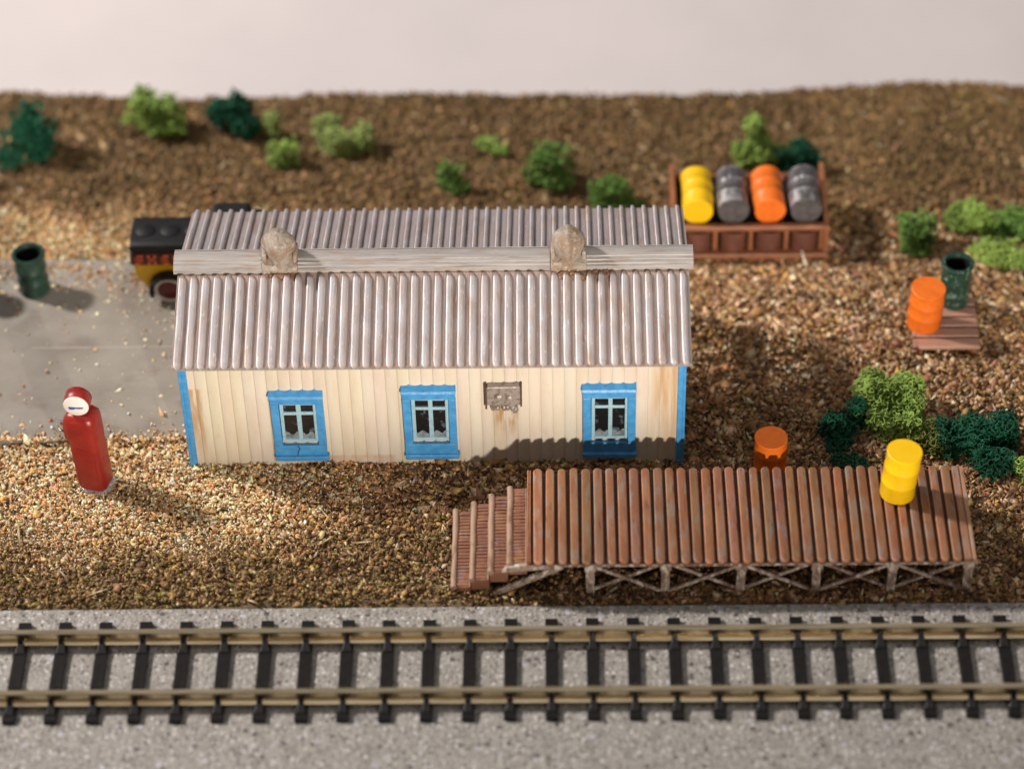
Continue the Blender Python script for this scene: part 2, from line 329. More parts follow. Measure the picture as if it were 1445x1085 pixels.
PAL = [tuple(np.array(c)*(1.10,.985,.88)) for c in [(.45,.29,.135), (.27,.155,.07), (.13,.07,.035), (.66,.51,.34), (.80,.68,.52), (.40,.225,.15), (.30,.24,.085), (.55,.36,.10)]]
# weights: tan, brown, dark, light, cream, pinkish, olive, ochre
W_brown = np.array([.22,.30,.17,.11,.04,.10,.06,.02])
W_sand  = np.array([.33,.04,.01,.40,.15,.05,.00,.03])
W_turf  = np.array([.24,.28,.20,.06,.02,.07,.17,.02])
W_back  = np.array([.19,.36,.22,.05,.02,.11,.09,.03])
W_tan   = np.array([.32,.20,.08,.22,.09,.09,.02,.03])
def sandiness(x, y):
    nz = vnoise(x, y, .28, 6)-.5 + .5*(vnoise(x, y, .9, 7)-.5)
    a_ = sstep(0, -14, x + 5*nz + .3*np.abs(y+2)) * sstep(-12.5, -7.5, y+4*nz) * sstep(9, 6, y)
    a_ = np.maximum(a_, sstep(-14, -24, x+6*nz) * sstep(20, 23, y) * sstep(34, 27, y+5*nz))
    return a_
def scatter_ground(dens, size, name, label=None):
    area = 118*62.5; n = int(area*dens)
    x = RNG.uniform(-52, 66, n); y = RNG.uniform(-15.1, 48.2, n)
    keep = y < back_edge(x) + .05
    # footprint of the station and the slab
    keep &= ~((np.abs(x) < 18.5) & (y > .35) & (y < 16.9))
    nz = vnoise(x, y, .5, 8)
    onslab = (x < -9) & (y > 2.5 + (.6+2.2*nz)*sstep(-30, -23, x)) & (y < 23.8 - 1.5*nz - 1.5*sstep(-33,-25,x))
    keep &= ~onslab
    keep &= (y > -14.75 + .25*(vnoise(x, 0*x, 1.2, 9)-.5)) & ~((y < -14.0) & (RNG.random(n) < .3))
    x, y = x[keep], y[keep]; n = len(x)
    s = sandiness(x, y); b = sstep(26, 34, y + 3*nz[keep]); t_ = sstep(-5, -10, y + 4*(vnoise(x, y, .3, 12)-.5)) * sstep(8, 0, x)
    tn = sstep(15, 22, x)*sstep(2, 10, y)*sstep(32, 26, y)
    Wt = W_brown[None]*np.ones((n, 1))
    for k, ww in ((tn, W_tan), (t_, W_turf), (b, W_back), (s, W_sand)): Wt = Wt*(1-k[:, None]) + ww[None]*k[:, None]
    ol = sstep(.55, .8, vnoise(x, y, .22, 15))*(1-s); Wt[:, 6] *= 1 + 2.2*ol
    dk = sstep(.5, .8, vnoise(x, y, .33, 16)); Wt[:, 2] *= 1 + 1.3*dk*(1-s)
    sz = size*(1 - .30*s - .25*t_ - .15*b)
    zf = lambda a1, b1: ground_z(a1, b1)
    Wt /= Wt.sum(1, keepdims=True); cum = Wt.cumsum(1); idx = (RNG.random((n, 1)) > cum).sum(1).clip(0, 7)
    one = np.zeros((n, 8)); one[np.arange(n), idx] = 1
    return n, np.stack([x, y], 1), sz*np.ones(n), zf, idx, s
def merge(parts, name, m):
    V = []; F = []; C = []; o_ = 0
    for v, f_, c in parts: V.append(v); F.append(f_+o_); C.append(c); o_ += len(v)
    return fast_mesh(name, np.concatenate(V), np.concatenate(F), np.concatenate(C), m)
def chips_idx(n, xy, size, zf, idx, **k):
    v, f_, c = chips(n, xy, size, zf, PAL, W_brown, **k)
    C = np.array(PAL)[idx]*RNG.uniform(.6, 1.35, (n, 1))*RNG.uniform(.93, 1.07, (n, 3))
    C *= (1 - .22*sstep(27, 36, xy[:, 1] + 4*(vnoise(xy[:, 0], xy[:, 1], .2, 21)-.5)))[:, None]*(1 + .42*sandiness(xy[:, 0], xy[:, 1]))[:, None]  # far strip darkened in the chip colours in place of lamp falloff
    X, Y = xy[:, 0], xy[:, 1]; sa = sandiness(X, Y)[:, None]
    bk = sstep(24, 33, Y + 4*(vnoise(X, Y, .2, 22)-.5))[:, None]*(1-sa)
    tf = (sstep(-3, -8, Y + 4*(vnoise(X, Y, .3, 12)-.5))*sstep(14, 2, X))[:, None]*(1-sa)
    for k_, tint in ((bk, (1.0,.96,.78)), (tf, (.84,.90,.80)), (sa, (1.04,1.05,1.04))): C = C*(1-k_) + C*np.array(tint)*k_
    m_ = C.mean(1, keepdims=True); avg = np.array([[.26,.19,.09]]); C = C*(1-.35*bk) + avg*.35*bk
    return v, f_, np.clip(np.repeat(C, 6, 0), 0, .9)
pa = []; pb = []
for dens, size, zr in ((7, .37, .12), (10, .28, .30), (10, .20, .40), (14, .19, .42)):
    n, xy, sz, zf, idx, s = scatter_ground(dens, size, "")
    if dens == 14: k_ = s > .3; xy, sz, idx, s = xy[k_], sz[k_], idx[k_], s[k_]
    m_ = s > .5
    for sel, L_ in ((~m_, pa), (m_, pb)):
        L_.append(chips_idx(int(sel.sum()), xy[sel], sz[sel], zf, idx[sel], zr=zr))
# a few pale straw fibres lying among the chips
n = 900; xy = np.stack([RNG.uniform(-52, 66, n), RNG.uniform(-14.4, 46, n)], 1); k_ = ~((xy[:, 0] > -52) & (xy[:, 0] < 19.2) & (xy[:, 1] > .2) & (xy[:, 1] < 24)); xy = xy[k_]; n = len(xy)
pa.append(chips(n, xy, RNG.uniform(.14, .24, n), ground_z, [(.62,.48,.30),(.45,.36,.16),(.70,.60,.45)], np.array([.5,.3,.2]), zr=.5, elong=3.2))
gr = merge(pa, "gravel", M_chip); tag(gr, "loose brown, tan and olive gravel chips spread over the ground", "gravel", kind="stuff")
sd = merge(pb, "sand", M_chip); tag(sd, "pale tan sand around the red pump and behind the grey slab", "sand", kind="stuff")
# loose grit on the slab
n = 5200
x = RNG.uniform(-50, -19.2, n); y = 2.3 + 21.5*RNG.random(n)
edge = np.minimum(np.minimum(y-2.3, (23.6-y)*.45), (-19.0-x)*1.0+2.5)
keep = RNG.random(n) < (.07 + 1.0*np.exp(-edge/1.0) + .35*sstep(-29,-22,x)*sstep(9,20,y))
x, y = x[keep], y[keep]; n = len(x)
pc = [chips(n, np.stack([x, y], 1), RNG.lognormal(-2.25, .45, n)*1.15, lambda a1, b1: 0*a1+SLZ+.04, PAL, W_sand*np.array([1,1,.5,1.6,4.5,1.5,0,.6]), zr=.03, bright=RNG.uniform(.9, 1.5, n))]
n = 900; x = RNG.uniform(-50, -19.0, n); y = 2.45 + RNG.exponential(.35, n); y[::2] = 23.6 - RNG.exponential(.9, len(y[::2])) - 1.5*sstep(-33, -25, x[::2])
pc.append(chips(n, np.stack([x, y], 1), RNG.uniform(.12, .22, n), lambda a1, b1: 0*a1+SLZ+.05, PAL, W_sand, zr=.1))
grit = merge(pc, "grit", M_chip); tag(grit, "pale loose grit scattered over the grey slab", "grit", kind="stuff")

# ------------------------------------------------------------------ station building
B = thing("station_building", (0, 8.5, 0), "cream board station house with corrugated grey roof and three blue windows", "building")
L_, W_, H_, RISE, OV, GO = 18.8, 17.1, 10.6, 2.75, .5, .6
PITCH = .888
def siding():
    mb = MB(); nseg = 8; vs = []; fs = []; cs = []
    nb = int(round(2*L_/PITCH)); p = 2*L_/nb
    zs = [-.3, 2, 4, 6, 8, H_+.1]
    tint = [(lambda q: (q, q*random.uniform(.975,1.015), q*random.uniform(.93,1.03)))(random.uniform(.95,1.02)) for _ in range(nb)]
    xs = []
    for b in range(nb):
        for k in range(nseg):
            tt = k/nseg; xs.append((-L_+(b+tt)*p, -.085*math.sin(math.pi*tt)**.55 if tt > 0 else .03, tint[b]))
    xs.append((L_, .02, tint[-1]))
    for z in zs:
        for (xx, yy, c) in xs: vs.append((xx, yy, z)); cs.append(c)
    m = len(xs)
    for i in range(len(zs)-1):
        for k in range(m-1): fs.append((i*m+k, i*m+k+1, (i+1)*m+k+1, (i+1)*m+k))
    n0 = len(mb.v); mb.v += vs; mb.f += fs; mb.c += cs
    mb.box(-L_+.05, L_-.05, .04, W_, -.3, H_)
    # gable tops
    for sx in (-1, 1):
        mb.prism([(.04, H_), (W_, H_), (W_/2, H_+RISE-.15)], sx*L_-sx*.05, sx*(L_-.4), 'x')
    return mb
obj("wall", siding(), M_wall, B)
for sx in (-1, 1):
    p_ = MB().box(sx*L_-.38*(sx > 0)-.27*(sx<0)*0-.02, sx*L_+.38*(sx < 0)+.02, -.24, 0.3, -.3, H_+.12)
    q_ = MB().box(min(sx*L_, sx*(L_+.22)), max(sx*L_, sx*(L_+.22)), -.24, .75, -.3, H_+.1)
    p_.add(q_.v, q_.f)
    obj("corner_post", p_, M_blue, B, bevel=.07)

def roof():
    XR = L_+GO; nb = 44; p = 2*XR/nb; mb = MB()
    half = W_/2 + OV; slope = RISE/half
    # (offset from rib centre in rib half-widths, height fraction)
    core = [(-1,0),(-.96,.55),(-.88,.88),(-.72,1.0),(-.45,.97),(.1,.84),(.6,.66),(.9,.38),(1,0)]
    for side in (-1, 1):
        vs = []; fs = []; cs = []
        if side < 0:
            ds = [0, 1.22, 1.3, 1.42, 1.6, 1.85, 2.4, 3.3, 4.2, 5.2, 6.2, 7.2, half-.3, half-.08, half]
            ws = [.02, .02, .35, .6, .85, .97, 1, 1, 1, 1, 1, 1, 1, .95, .8]
            es = [0, 0, .3, .6, .85, 1, 1, 1, 1, 1, 1, 1, 1, .95, .75]; hw, hh0 = .315, .36
        else:
            ds = [0, 1.0, 2, 3, 4, 5, 6, 7, 8, half-.1, half]
            ws = [1]*10+[.9]; es = [1]*10+[.8]; hw, hh0 = .19, .30
        jit = [[random.uniform(-.012,.012) for _ in ds] for _ in range(nb)]; hj = [random.uniform(.88,1.1) for _ in range(nb)]
        m = nb*(len(core)+1)+1
        for i, (d, w_, e) in enumerate(zip(ds, ws, es)):
            z0 = H_+.12+RISE - d*slope
            yy = W_/2 + side*d
            for b in range(nb):
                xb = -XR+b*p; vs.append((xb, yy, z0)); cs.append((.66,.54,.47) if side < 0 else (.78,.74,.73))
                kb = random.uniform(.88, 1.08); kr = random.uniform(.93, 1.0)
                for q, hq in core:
                    g_ = (.80,.62,.50) if (side < 0 and d < 1.7) else ((.60,.51,.46) if hq < .1 else ((1.95,1.94,1.96) if q < -.6 else (1.15,1.15,1.17) if q < .3 else (.98,.95,.94))); cs.append((g_[0]*kb, g_[1]*kb*kr, g_[2]*kb*kr*kr))  # left crests paler: lamp highlight painted into the vertex colour; valleys dirt brown
                    tip = .07 if (d == half and hq > .5) else 0
                    vs.append((xb+p*.5+q*hw*p*w_+jit[b][i]*(hq > 0), yy+side*tip, z0 + hq*hh0*e*hj[b]))
            vs.append((XR, yy, z0)); cs.append((.8,.75,.7))
        nr = len(ds)
        for x_ in (half, 0):
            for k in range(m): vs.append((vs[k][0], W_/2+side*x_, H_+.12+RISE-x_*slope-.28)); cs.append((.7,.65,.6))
        for i in range(nr+1):
            for k in range(m-1): fs.append((i*m+k, i*m+k+1, (i+1)*m+k+1, (i+1)*m+k))
        for e0 in (0, m-1): fs.append(tuple(i*m+e0 for i in range(nr+2)))
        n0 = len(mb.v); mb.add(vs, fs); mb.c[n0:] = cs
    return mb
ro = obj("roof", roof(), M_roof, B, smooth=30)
# ridge cap in three lengths with a small step between them
ZR = H_+.12+RISE
def cap(x0, x1, dy, dz):
    prof = [(-1.15,-.36),(-1.15,-.02),(-1.08,.04),(-.95,.06),(-.93,.16),(-.86,.2),(-.70,.22),(-.68,.32),(-.62,.35),(-.42,.37),(-.40,.46),(-.3,.5),(.55,.5),(.6,.42),(.68,.5),(.78,.46),(.8,.2),(1.0,.1),(1.0,-.3)]
    mb = MB(); nn = max(2, int((x1-x0)/.7)); vs = []
    for i in range(nn+1):
        xx = x0+(x1-x0)*i/nn; jz = random.uniform(-.02, .02)
        vs += [(xx, W_/2+a+dy+random.uniform(-.015,.015), ZR+b+dz+jz) for a, b in prof]
    k = len(prof); fs = [tuple(range(k)), tuple(nn*k+q for q in range(k))[::-1]]
    for i in range(nn):
        for q in range(k): fs.append((i*k+q, i*k+(q+1) % k, (i+1)*k+(q+1) % k, (i+1)*k+q))
    return mb.add(vs, fs)
XC = L_+GO
for (x0, x1, dy, dz) in ((-XC-.3, -12.95, 0, 0), (-10.25, 8.9, .05, -.06), (11.65, XC+.35, -.03, .05)):
    obj("ridge_cap", cap(x0, x1, dy, dz), M_cap, ro, smooth=25)
# two roof ventilators on the ridge
for xv, lean in ((-11.6, -.12), (10.3, .0)):
    mb = MB()
    prof = [(-1.28,-.45),(-1.28,.12),(-1.1,.28),(-.5,.6),(.5,.6),(1.1,.28),(1.1,-.4)]
    mb.prism([(W_/2+a, ZR+b) for a, b in prof], xv-1.36, xv+1.36, 'x')
    v0 = obj("vent", mb, M_vent, ro, bevel=.09)
    # saddle cheeks and domed cowl
    for sx in (-1, 1):
        mb = MB().prism([(W_/2-.95, ZR+.45), (W_/2+.9, ZR+.5), (W_/2+.75, ZR+1.15), (W_/2, ZR+1.35), (W_/2-.75, ZR+1.05)], xv+sx*1.0, xv+sx*1.33, 'x')
        obj("vent_cheek", mb, M_vent, ro, bevel=.12, smooth=50)
    mb = MB(); n = 20; vs = []; fs = []
    prf = [(1.05,.3),(1.08,.8),(1.10,1.1),(1.20,1.5),(1.24,1.9),(1.14,2.3),(.90,2.62),(.52,2.85),(.0,2.97)]
    for (rr, z) in prf:
        for k in range(n):
            th = 2*math.pi*k/n; lob = 1 + .07*math.cos(4*th+math.pi/2*0) - .10*max(0, math.cos(2*(th)))**6*(z < 1.2)
            dz = .0
            # a pointed keel running down the front
            keel = .20*math.exp(-((th-1.5*math.pi)/.28)**2)*(1.2 if z < 2.3 else .8)
            vs.append((xv+lean*(z-.4)*.4+rr*lob*math.cos(th), W_/2+(rr*lob+keel*(rr > 0))*math.sin(th), ZR+z*.93+dz))
    for i in range(len(prf)-1):
        for k in range(n): fs.append((i*n+k, i*n+(k+1) % n, (i+1)*n+(k+1) % n, (i+1)*n+k))
    fs.append(tuple(range(n))[::-1]); mb.add(vs, fs)
    obj("vent_cowl", mb, M_vent, ro, smooth=60)

# rust and dirt stains with their own shape on the roof below the vents and on the wall: thin blobs of residue
M_resid = mat("rusty_residue", (.22,.12,.07), [((.34,.20,.11), (2.5,2.5,2.5), .45, .6, .8), ((.09,.05,.035), (3,3,3), .55, .66, .8)], rough=.5, bump=[((5,5,5), .6, .1)])
def residue(xc, w, n, seed, y0=-1.15, spread=.35):
    rr = random.Random(seed); mb = MB()
    for i in range(n):
        d = -y0 + abs(rr.gauss(0, spread)); xx = xc + rr.uniform(-w/2, w/2); s = rr.uniform(.12, .3)
        z = ZR - d*RISE/(W_/2+OV) + .06
        vs = [(xx+s*rr.uniform(.6,1.2)*math.cos(a_)*rr.uniform(.7,1.3), W_/2-d+s*1.3*math.sin(a_)*rr.uniform(.7,1.3), z-.05) for a_ in [k*math.pi/3 for k in range(6)]] + [(xx, W_/2-d, z+s*.7)]
        mb.add(vs, [(k, (k+1) % 6, 6) for k in range(6)])
    return mb
obj("rust_deposit", residue(-11.4, 2.6, 60, 3, spread=.3), M_resid, ro, smooth=60)
obj("rust_deposit", residue(11.7, 4.4, 80, 5, spread=.38), M_resid, ro, smooth=60)

# windows
M_grime = mat("grey_glass_grime", (.20,.25,.28), [((.09,.11,.13), (2,2,2), .5, .62, .8)], rough=.5, bump=[((5,5,5), .5, .05)])
def window(x0, x1, z0, z1, skew, crack):
    xc = (x0+x1)/2; wd = x1-x0; w0 = obj("window", MB().box(0,0,0,0,0,0), M_blue, B)  # replaced below
    bpy.data.objects.remove(w0)
    ox0, ox1 = x0+.64, x1-.58; oz1 = z1-1.25; oz0 = z0+1.50
    S = lambda z: skew*(z1-z)/(z1-z0)
    # surround: four boards round the opening
    mb = MB(); yb_, yf = -.02, -.42
    mb.box(x0, ox0, yf, yb_, oz0+.002, oz1-.002); mb.box(ox1, x1, yf, yb_, oz0+.002, oz1-.002)
    mb.box(x0, x1, yf, yb_, oz1, z1-.55); mb.box(x0, x1, yf, yb_, z0+.45, oz0)
    for i, v in enumerate(mb.v): mb.v[i] = (v[0]+S(v[2])+random.uniform(-.025,.025), v[1]+random.uniform(-.015,.015), v[2])
    w_ = obj("window", mb, M_blue, B, bevel=.06)
    hood = MB(); hood.prism([(-.02, z1+.0),(-.50, z1-.32),(-.62, z1-.52),(-.58, z1-.60),(-.02, z1-.548)], x0-.07, x1+.05, 'x')
    obj("hood", hood, M_blue, w_, bevel=.05)
    sill = MB(); sill.box(x0-.02+S(z0), x1+.12+S(z0), -.62, -.02, z0, z0+.5, j=.03)
    obj("sill", sill, M_blue, w_, bevel=.09)
    # recessed lower ledge of the opening
    s1 = MB(); a0, a1 = ox0+.02+S(oz0), ox1-.02+S(oz0); m = (a0+a1)/2+.05
    t_ = .23; y0_, y1_ = -.36, -.20
    def bx(xa, xb, za, zb): s1.box(xa+S(za)-S(oz0), xb+S(za)-S(oz0), y0_, y1_, za, zb, j=.025)
    bx(a0, a0+t_+.04, oz0+.42, oz1); bx(a1-t_, a1, oz0+.42, oz1); bx(a0+t_, a1-t_, oz0+.38, oz0+.64)
    zt = oz1 - .95
    bx(m-.17, m+.17, oz0+.6, oz1); s1.box(a0+t_, a1-t_, y0_-.02, y1_, zt-.13, zt+.16, j=.02); bx(a0+t_, a1-t_, oz1-.12, oz1+.02)
    obj("sash", s1, M_sash, w_, bevel=.05)
    pn = obj("pane", MB().box(a0+.02, a1-.02+.05, -.21, -.16, oz0+.3, oz1), M_pane, w_)
    gm = MB(); kx = 9                                   # a bank of grey grime on the lower glass
    for (g0, g1, ph) in ((a0+t_, m-.17, 0), (m+.17, a1-t_, 2)):
        top = [(g0+(g1-g0)*k/kx, oz0+1.18+.16*math.sin(k*.9+ph+x0)+random.uniform(-.05,.05)) for k in range(kx+1)]
        gm.prism([(g0, oz0+.55)] + top + [(g1, oz0+.55)], -.24, -.212, 'y')
        obj("grime", gm, M_grime, w_); gm = MB()
    if crack:
        c = MB(); pts = [(xc-.15, -.445, oz0-.02), (xc-.02, -.445, oz0-.3), (xc-.16, -.445, oz0-.55), (xc-.25, -.445, z0+.5)]
        c.tube(pts, .045, 5); obj("crack", c, mat("dark_blue_crack", (.012,.06,.17), rough=.6), w_)
window(-12.35, -8.35, .95, 8.0, .05, True)
window(-2.35, 1.68, 1.0, 8.4, .03, False)
window(11.25, 15.25, .98, 8.42, .02, False)
# meter box under the eave
mb = MB(); vs = []
mb.box(4.05, 6.6, -.62, -.02, 6.7, 8.6, j=.04); mt = obj("meter_box", mb, M_meter, B, bevel=.10)
mb = MB(); rr = random.Random(9)
for i in range(16):
    xx = rr.uniform(4.3, 6.4); zz = rr.uniform(5.75, 6.9) + .35*abs(math.sin(xx*2)); s = rr.uniform(.14, .3)
    mb.lathe([(0.01,-s),(s*.8,-s*.6),(s,0),(s*.7,s*.6),(.01,s)], 8, Matrix.Translation((xx, -.22, zz)) @ Matrix.Scale(1.5, 4, (0,0,1)))
for xx, zz, s in ((4.95, 7.55, .34), (5.75, 7.5, .30)):
    mb.lathe([(s,-.0),(s,.12),(s*.6,.2),(.01,.22)], 10, Matrix.Translation((xx, -.6, zz)) @ Matrix.Rotation(math.pi/2, 4, 'X'))
obj("meter_dial", mb, M_meter, mt, smooth=50)
mb = MB()
mb.box(3.93, 4.06, -.66, -.02, 6.4, 8.7, j=.02); mb
M_fl = mat("dark_brown_flange", (.09,.05,.035), rough=.5)
obj("meter_flange", mb, M_fl, mt); obj("meter_flange", MB().box(6.58, 6.70, -.66, -.02, 6.6, 8.7, j=.02), M_fl, mt)

# ------------------------------------------------------------------ loading platform
P = thing("loading_platform", (23.4, -9.2, 0), "brown plank loading platform on braced posts with four steps at its left end", "platform")
DX0, DX1, DY0, DY1, DZ = 7.05, 39.6, -14.05, -4.45, 3.8
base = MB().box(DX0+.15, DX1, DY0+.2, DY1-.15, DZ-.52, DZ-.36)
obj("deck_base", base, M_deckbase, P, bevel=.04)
npl = 35; pp = (DX1-.9-DX0-.35)/npl
mb = MB()
for i in range(npl):
    xc = DX0+.35+(i+.5)*pp; w_ = .315*random.uniform(.92,1.07); z1 = DZ+random.uniform(-.03,.03); y0 = DY0+random.uniform(-.06,.06); y1 = DY1+random.uniform(-.07,.05)
    out = []
    for k in range(7): a_ = math.pi*k/6; out.append((w_*math.cos(a_), y1-w_*.8+w_*math.sin(a_)))
    for k in range(7): a_ = math.pi+math.pi*k/6; out.append((w_*math.cos(a_), y0+w_*.9+w_*1.1*math.sin(a_)))
    tx = random.uniform(-.03,.03); n = len(out)
    c = random.uniform(.8,1.15)*(1.3 if i < 3 else 1); col = (c, c*random.uniform(.95,1.08), c*random.uniform(.92,1.15))
    rings = []
    for (ins, zz) in ((1.0, DZ-.42), (1.0, z1-.07), (.84, z1-.01), (.70, z1)):
        rings.append([(xc+px*ins+tx*((py+9)/5), (py+9.25)*(1-(1-ins)*.05)-9.25, zz) for px, py in out])
    vs = sum(rings, []); fs = [(a_*n+k, a_*n+(k+1) % n, (a_+1)*n+(k+1) % n, (a_+1)*n+k) for a_ in range(3) for k in range(n)]
    fs.append(tuple(3*n+k for k in range(n))); fs.append(tuple(range(n))[::-1])
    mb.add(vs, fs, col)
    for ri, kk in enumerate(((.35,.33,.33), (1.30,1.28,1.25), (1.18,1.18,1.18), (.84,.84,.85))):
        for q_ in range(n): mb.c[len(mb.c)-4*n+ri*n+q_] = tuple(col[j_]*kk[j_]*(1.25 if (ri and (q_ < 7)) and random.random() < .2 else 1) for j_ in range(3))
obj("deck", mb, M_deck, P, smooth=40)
for e_ in (MB().box(DX1-.85, DX1-.35, DY0+.1, DY1-.1, DZ-.35, DZ+.02, (1.0,1.15,1.3), j=.03), MB().box(DX1-.30, DX1+.02, DY0+.05, DY1-.05, DZ-.45, DZ-.02, (1.3,1.7,2.1), j=.03),
           MB().box(DX0+.0, DX0+.13, DY0+.1, DY1-.1, DZ-.7, DZ-.02, (1.3,1.2,1.1)), MB().box(DX0+.17, DX0+.27, DY0+.15, DY1-.1, DZ-.3, DZ-.05, (1.4,1.3,1.2))):
    obj("edge_board", e_, M_deck, P, bevel=.05)
for y_ in (DY0+.28, DY1-.8):
    obj("beam", MB().box(DX0+.2, DX1-.1, y_, y_+.46, DZ-.86, DZ-.525, j=.02), M_post, P, bevel=.05)
legx = [11.65+5.5*i for i in range(6)]
for row, yy in enumerate((DY0+.52, DY1-.6)):
    for i, lx in enumerate(legx):
        m_ = MB(); m_.box(lx-.42, lx+.42, yy-.26, yy+.26, DZ-1.35, DZ-.863, j=.02); m_.box(lx-.32, lx+.32, yy-.24, yy+.24, -.3, DZ-1.2, j=.02)
        obj("leg", m_, M_post, P, bevel=.06)
        if i < 5:
            nx_ = legx[i+1]
            a_, b_ = ((lx+.38, DZ-.95), (nx_-.3, .25)); c_, d_ = ((nx_-.38, DZ-.95), (lx+.3, .25))
            if i % 2: a_, b_, c_, d_ = c_, d_, a_, b_
            br = MB().bar((a_[0], yy-.12, a_[1]), (b_[0], yy-.12, b_[1]), .26, .2); obj("brace", br, M_post, P, bevel=.04)
            br = MB().bar((c_[0], yy+.14, c_[1]), (d_[0], yy+.14, d_[1]), .26, .2); obj("brace", br, M_post, P, bevel=.04)
# steps
sx_ = [1.5, 2.88, 4.25, 5.65, DX0]
for i in range(4):
    zt = .62+.8*i; x0, x1 = sx_[i], sx_[i+1]
    s_ = MB().box(x0+.05, x1-.002, -13.6+.12, -5.75, max(-.2, zt-1.1), zt, j=.015)
    st = obj("step", s_, M_step, P, bevel=.05)
    l_ = MB(); l_.tube([(x0+.12+random.uniform(-.03,.03), -13.58+(7.9)*k/8, zt+.01) for k in range(9)], [.23+random.uniform(-.025,.025) for _ in range(9)], 8)
    obj("step_nosing", l_, M_steplip, st, smooth=60)
    t_ = MB()
    for k in range(22):
        yy = -13.35+k*.34; t_.box(x0+.38, x1-.14+random.uniform(-.1,.06), yy, yy+random.uniform(.13,.24), zt-.02, zt+random.uniform(.035,.075), j=.02)
    obj("step_tread", t_, M_step, st)
    t_ = MB().box(x1-.13, x1-.03, -13.5, -5.75, zt-.05, zt+.09, j=.01); obj("step_edge", t_, M_steplip, st, bevel=.03)
st = MB(); st.bar((4.6, -13.75, .2), (9.6, -13.75, 3.1), .5, .28); st.prism([(5.2,2.5),(9.4,2.9),(9.4,3.25),(6.9,3.25),(5.5,2.95)], -13.85, -13.5, 'y')
obj("stringer", st, M_post, P, bevel=.06)
st = MB(); st.bar((4.6, -5.6, .2), (9.6, -5.6, 3.1), .5, .28); obj("stringer", st, M_post, P, bevel=.06)

# ------------------------------------------------------------------ barrels
def barrel_prof(R=1.32, H=4.0, ribs=True, lean=0):
    pr = [(.0, 0.0), (R*.93, 0.0), (R*.975, .05), (R*.985, .16)]
    for zc in (H*.345, H*.665):
        pr += [(R*.975, zc-.12), (R*1.0, zc-.05), (R*1.0, zc+.05), (R*.975, zc+.12)]
    pr += [(R*.975, H-.18), (R*.99, H-.1), (R*.985, H-.03), (R*.955, H)]
    return pr
def closed_barrel(name, loc, rot, m, label, R=1.32, H=4.0, group="barrels standing and lying about the yard", soft=1.0):
    mb = MB(); pr = barrel_prof(R, H); n = 30
    vs = []; fs = []; cs = []
    ph = random.uniform(0, 6)
    pr2 = [p for p in pr if p[0] > 0]
    for (rr, z) in pr2:
        for k in range(n):
            a_ = 2*math.pi*k/n; q = rr*(1+.012*math.sin(3*a_+ph+z))
            vs.append((q*math.cos(a_)+.04*math.sin(z*1.3+ph), q*math.sin(a_), z))
            cs.append((3.2, 3.2, 3.2) if (m is M_steel and rr > R*.98 and random.random() < .8) else (1, 1, .999))
    for i in range(len(pr2)-1):
        for k in range(n): fs.append((i*n+k, i*n+(k+1) % n, (i+1)*n+(k+1) % n, (i+1)*n+k))
    fs.append(tuple(range(n))[::-1]); fs.append(tuple((len(pr2)-1)*n+k for k in range(n)))
    mb.add(vs, fs); mb.c = cs
    o = obj(name, mb, m, smooth=32); o.location = loc; o.rotation_euler = rot
    return tag(o, label, "barrel", group)
def open_barrel(loc, m, label, R=1.22, H=4.1, rot=(0,0,0)):
    t_ = thing("open_barrel", loc, label, "barrel", "open green barrels"); t_.rotation_euler = rot
    pr = [(R*.93,0),(R,.12),(R,.25)]
    for zc in (H*.33, H*.62): pr += [(R*.95,zc-.2),(R*1.02,zc-.05),(R*1.02,zc+.05),(R*.95,zc+.2)]
    pr += [(R*.96,H-.4),(R*1.05,H-.3),(R*1.07,H-.1),(R*1.0,H),(R*.84,H-.02),(R*.80,H-.25)]
    mb = MB().lathe(pr, 30, close=False); mb.f.append(tuple(range(30))[::-1])
    obj("shell", mb, m, t_, smooth=40, world=False)
    mb = MB().lathe([(R*.80,H-.25),(R*.8,.4)], 30, close=False); n0 = len(mb.v); mb.f.append(tuple(30+k for k in range(30)))
    obj("inside", mb, M_inside, t_, smooth=40, world=False)
    return t_
closed_barrel("barrel", (34.45, -7.3, DZ), (.02, .05, .3), M_yel, "yellow barrel standing on the plank platform", R=1.33, H=4.35)
closed_barrel("barrel", (25.5, -1.55, -.05), (0, 0, 1), M_org, "orange barrel standing on the gravel behind the plank platform", R=1.28, H=4.1)
closed_barrel("barrel", (38.78, 14.35, 1.08), (.02, -.04, 2), M_org, "orange barrel standing on the front left of the low brown pallet", R=1.4, H=3.85)
open_barrel((41.5, 17.0, 1.08), M_greenw, "worn green open barrel on the back of the low brown pallet", R=1.22, H=4.2)
open_barrel((-33.7, 20.3, SLZ), M_green, "dark green open barrel standing alone on the grey slab", R=1.28, H=4.0, rot=(.0,-.015,0))
open_barrel((-39.3, 19.6, SLZ), M_green, "dark green open barrel on the slab beyond the left edge of the photo", R=1.28, H=4.0)

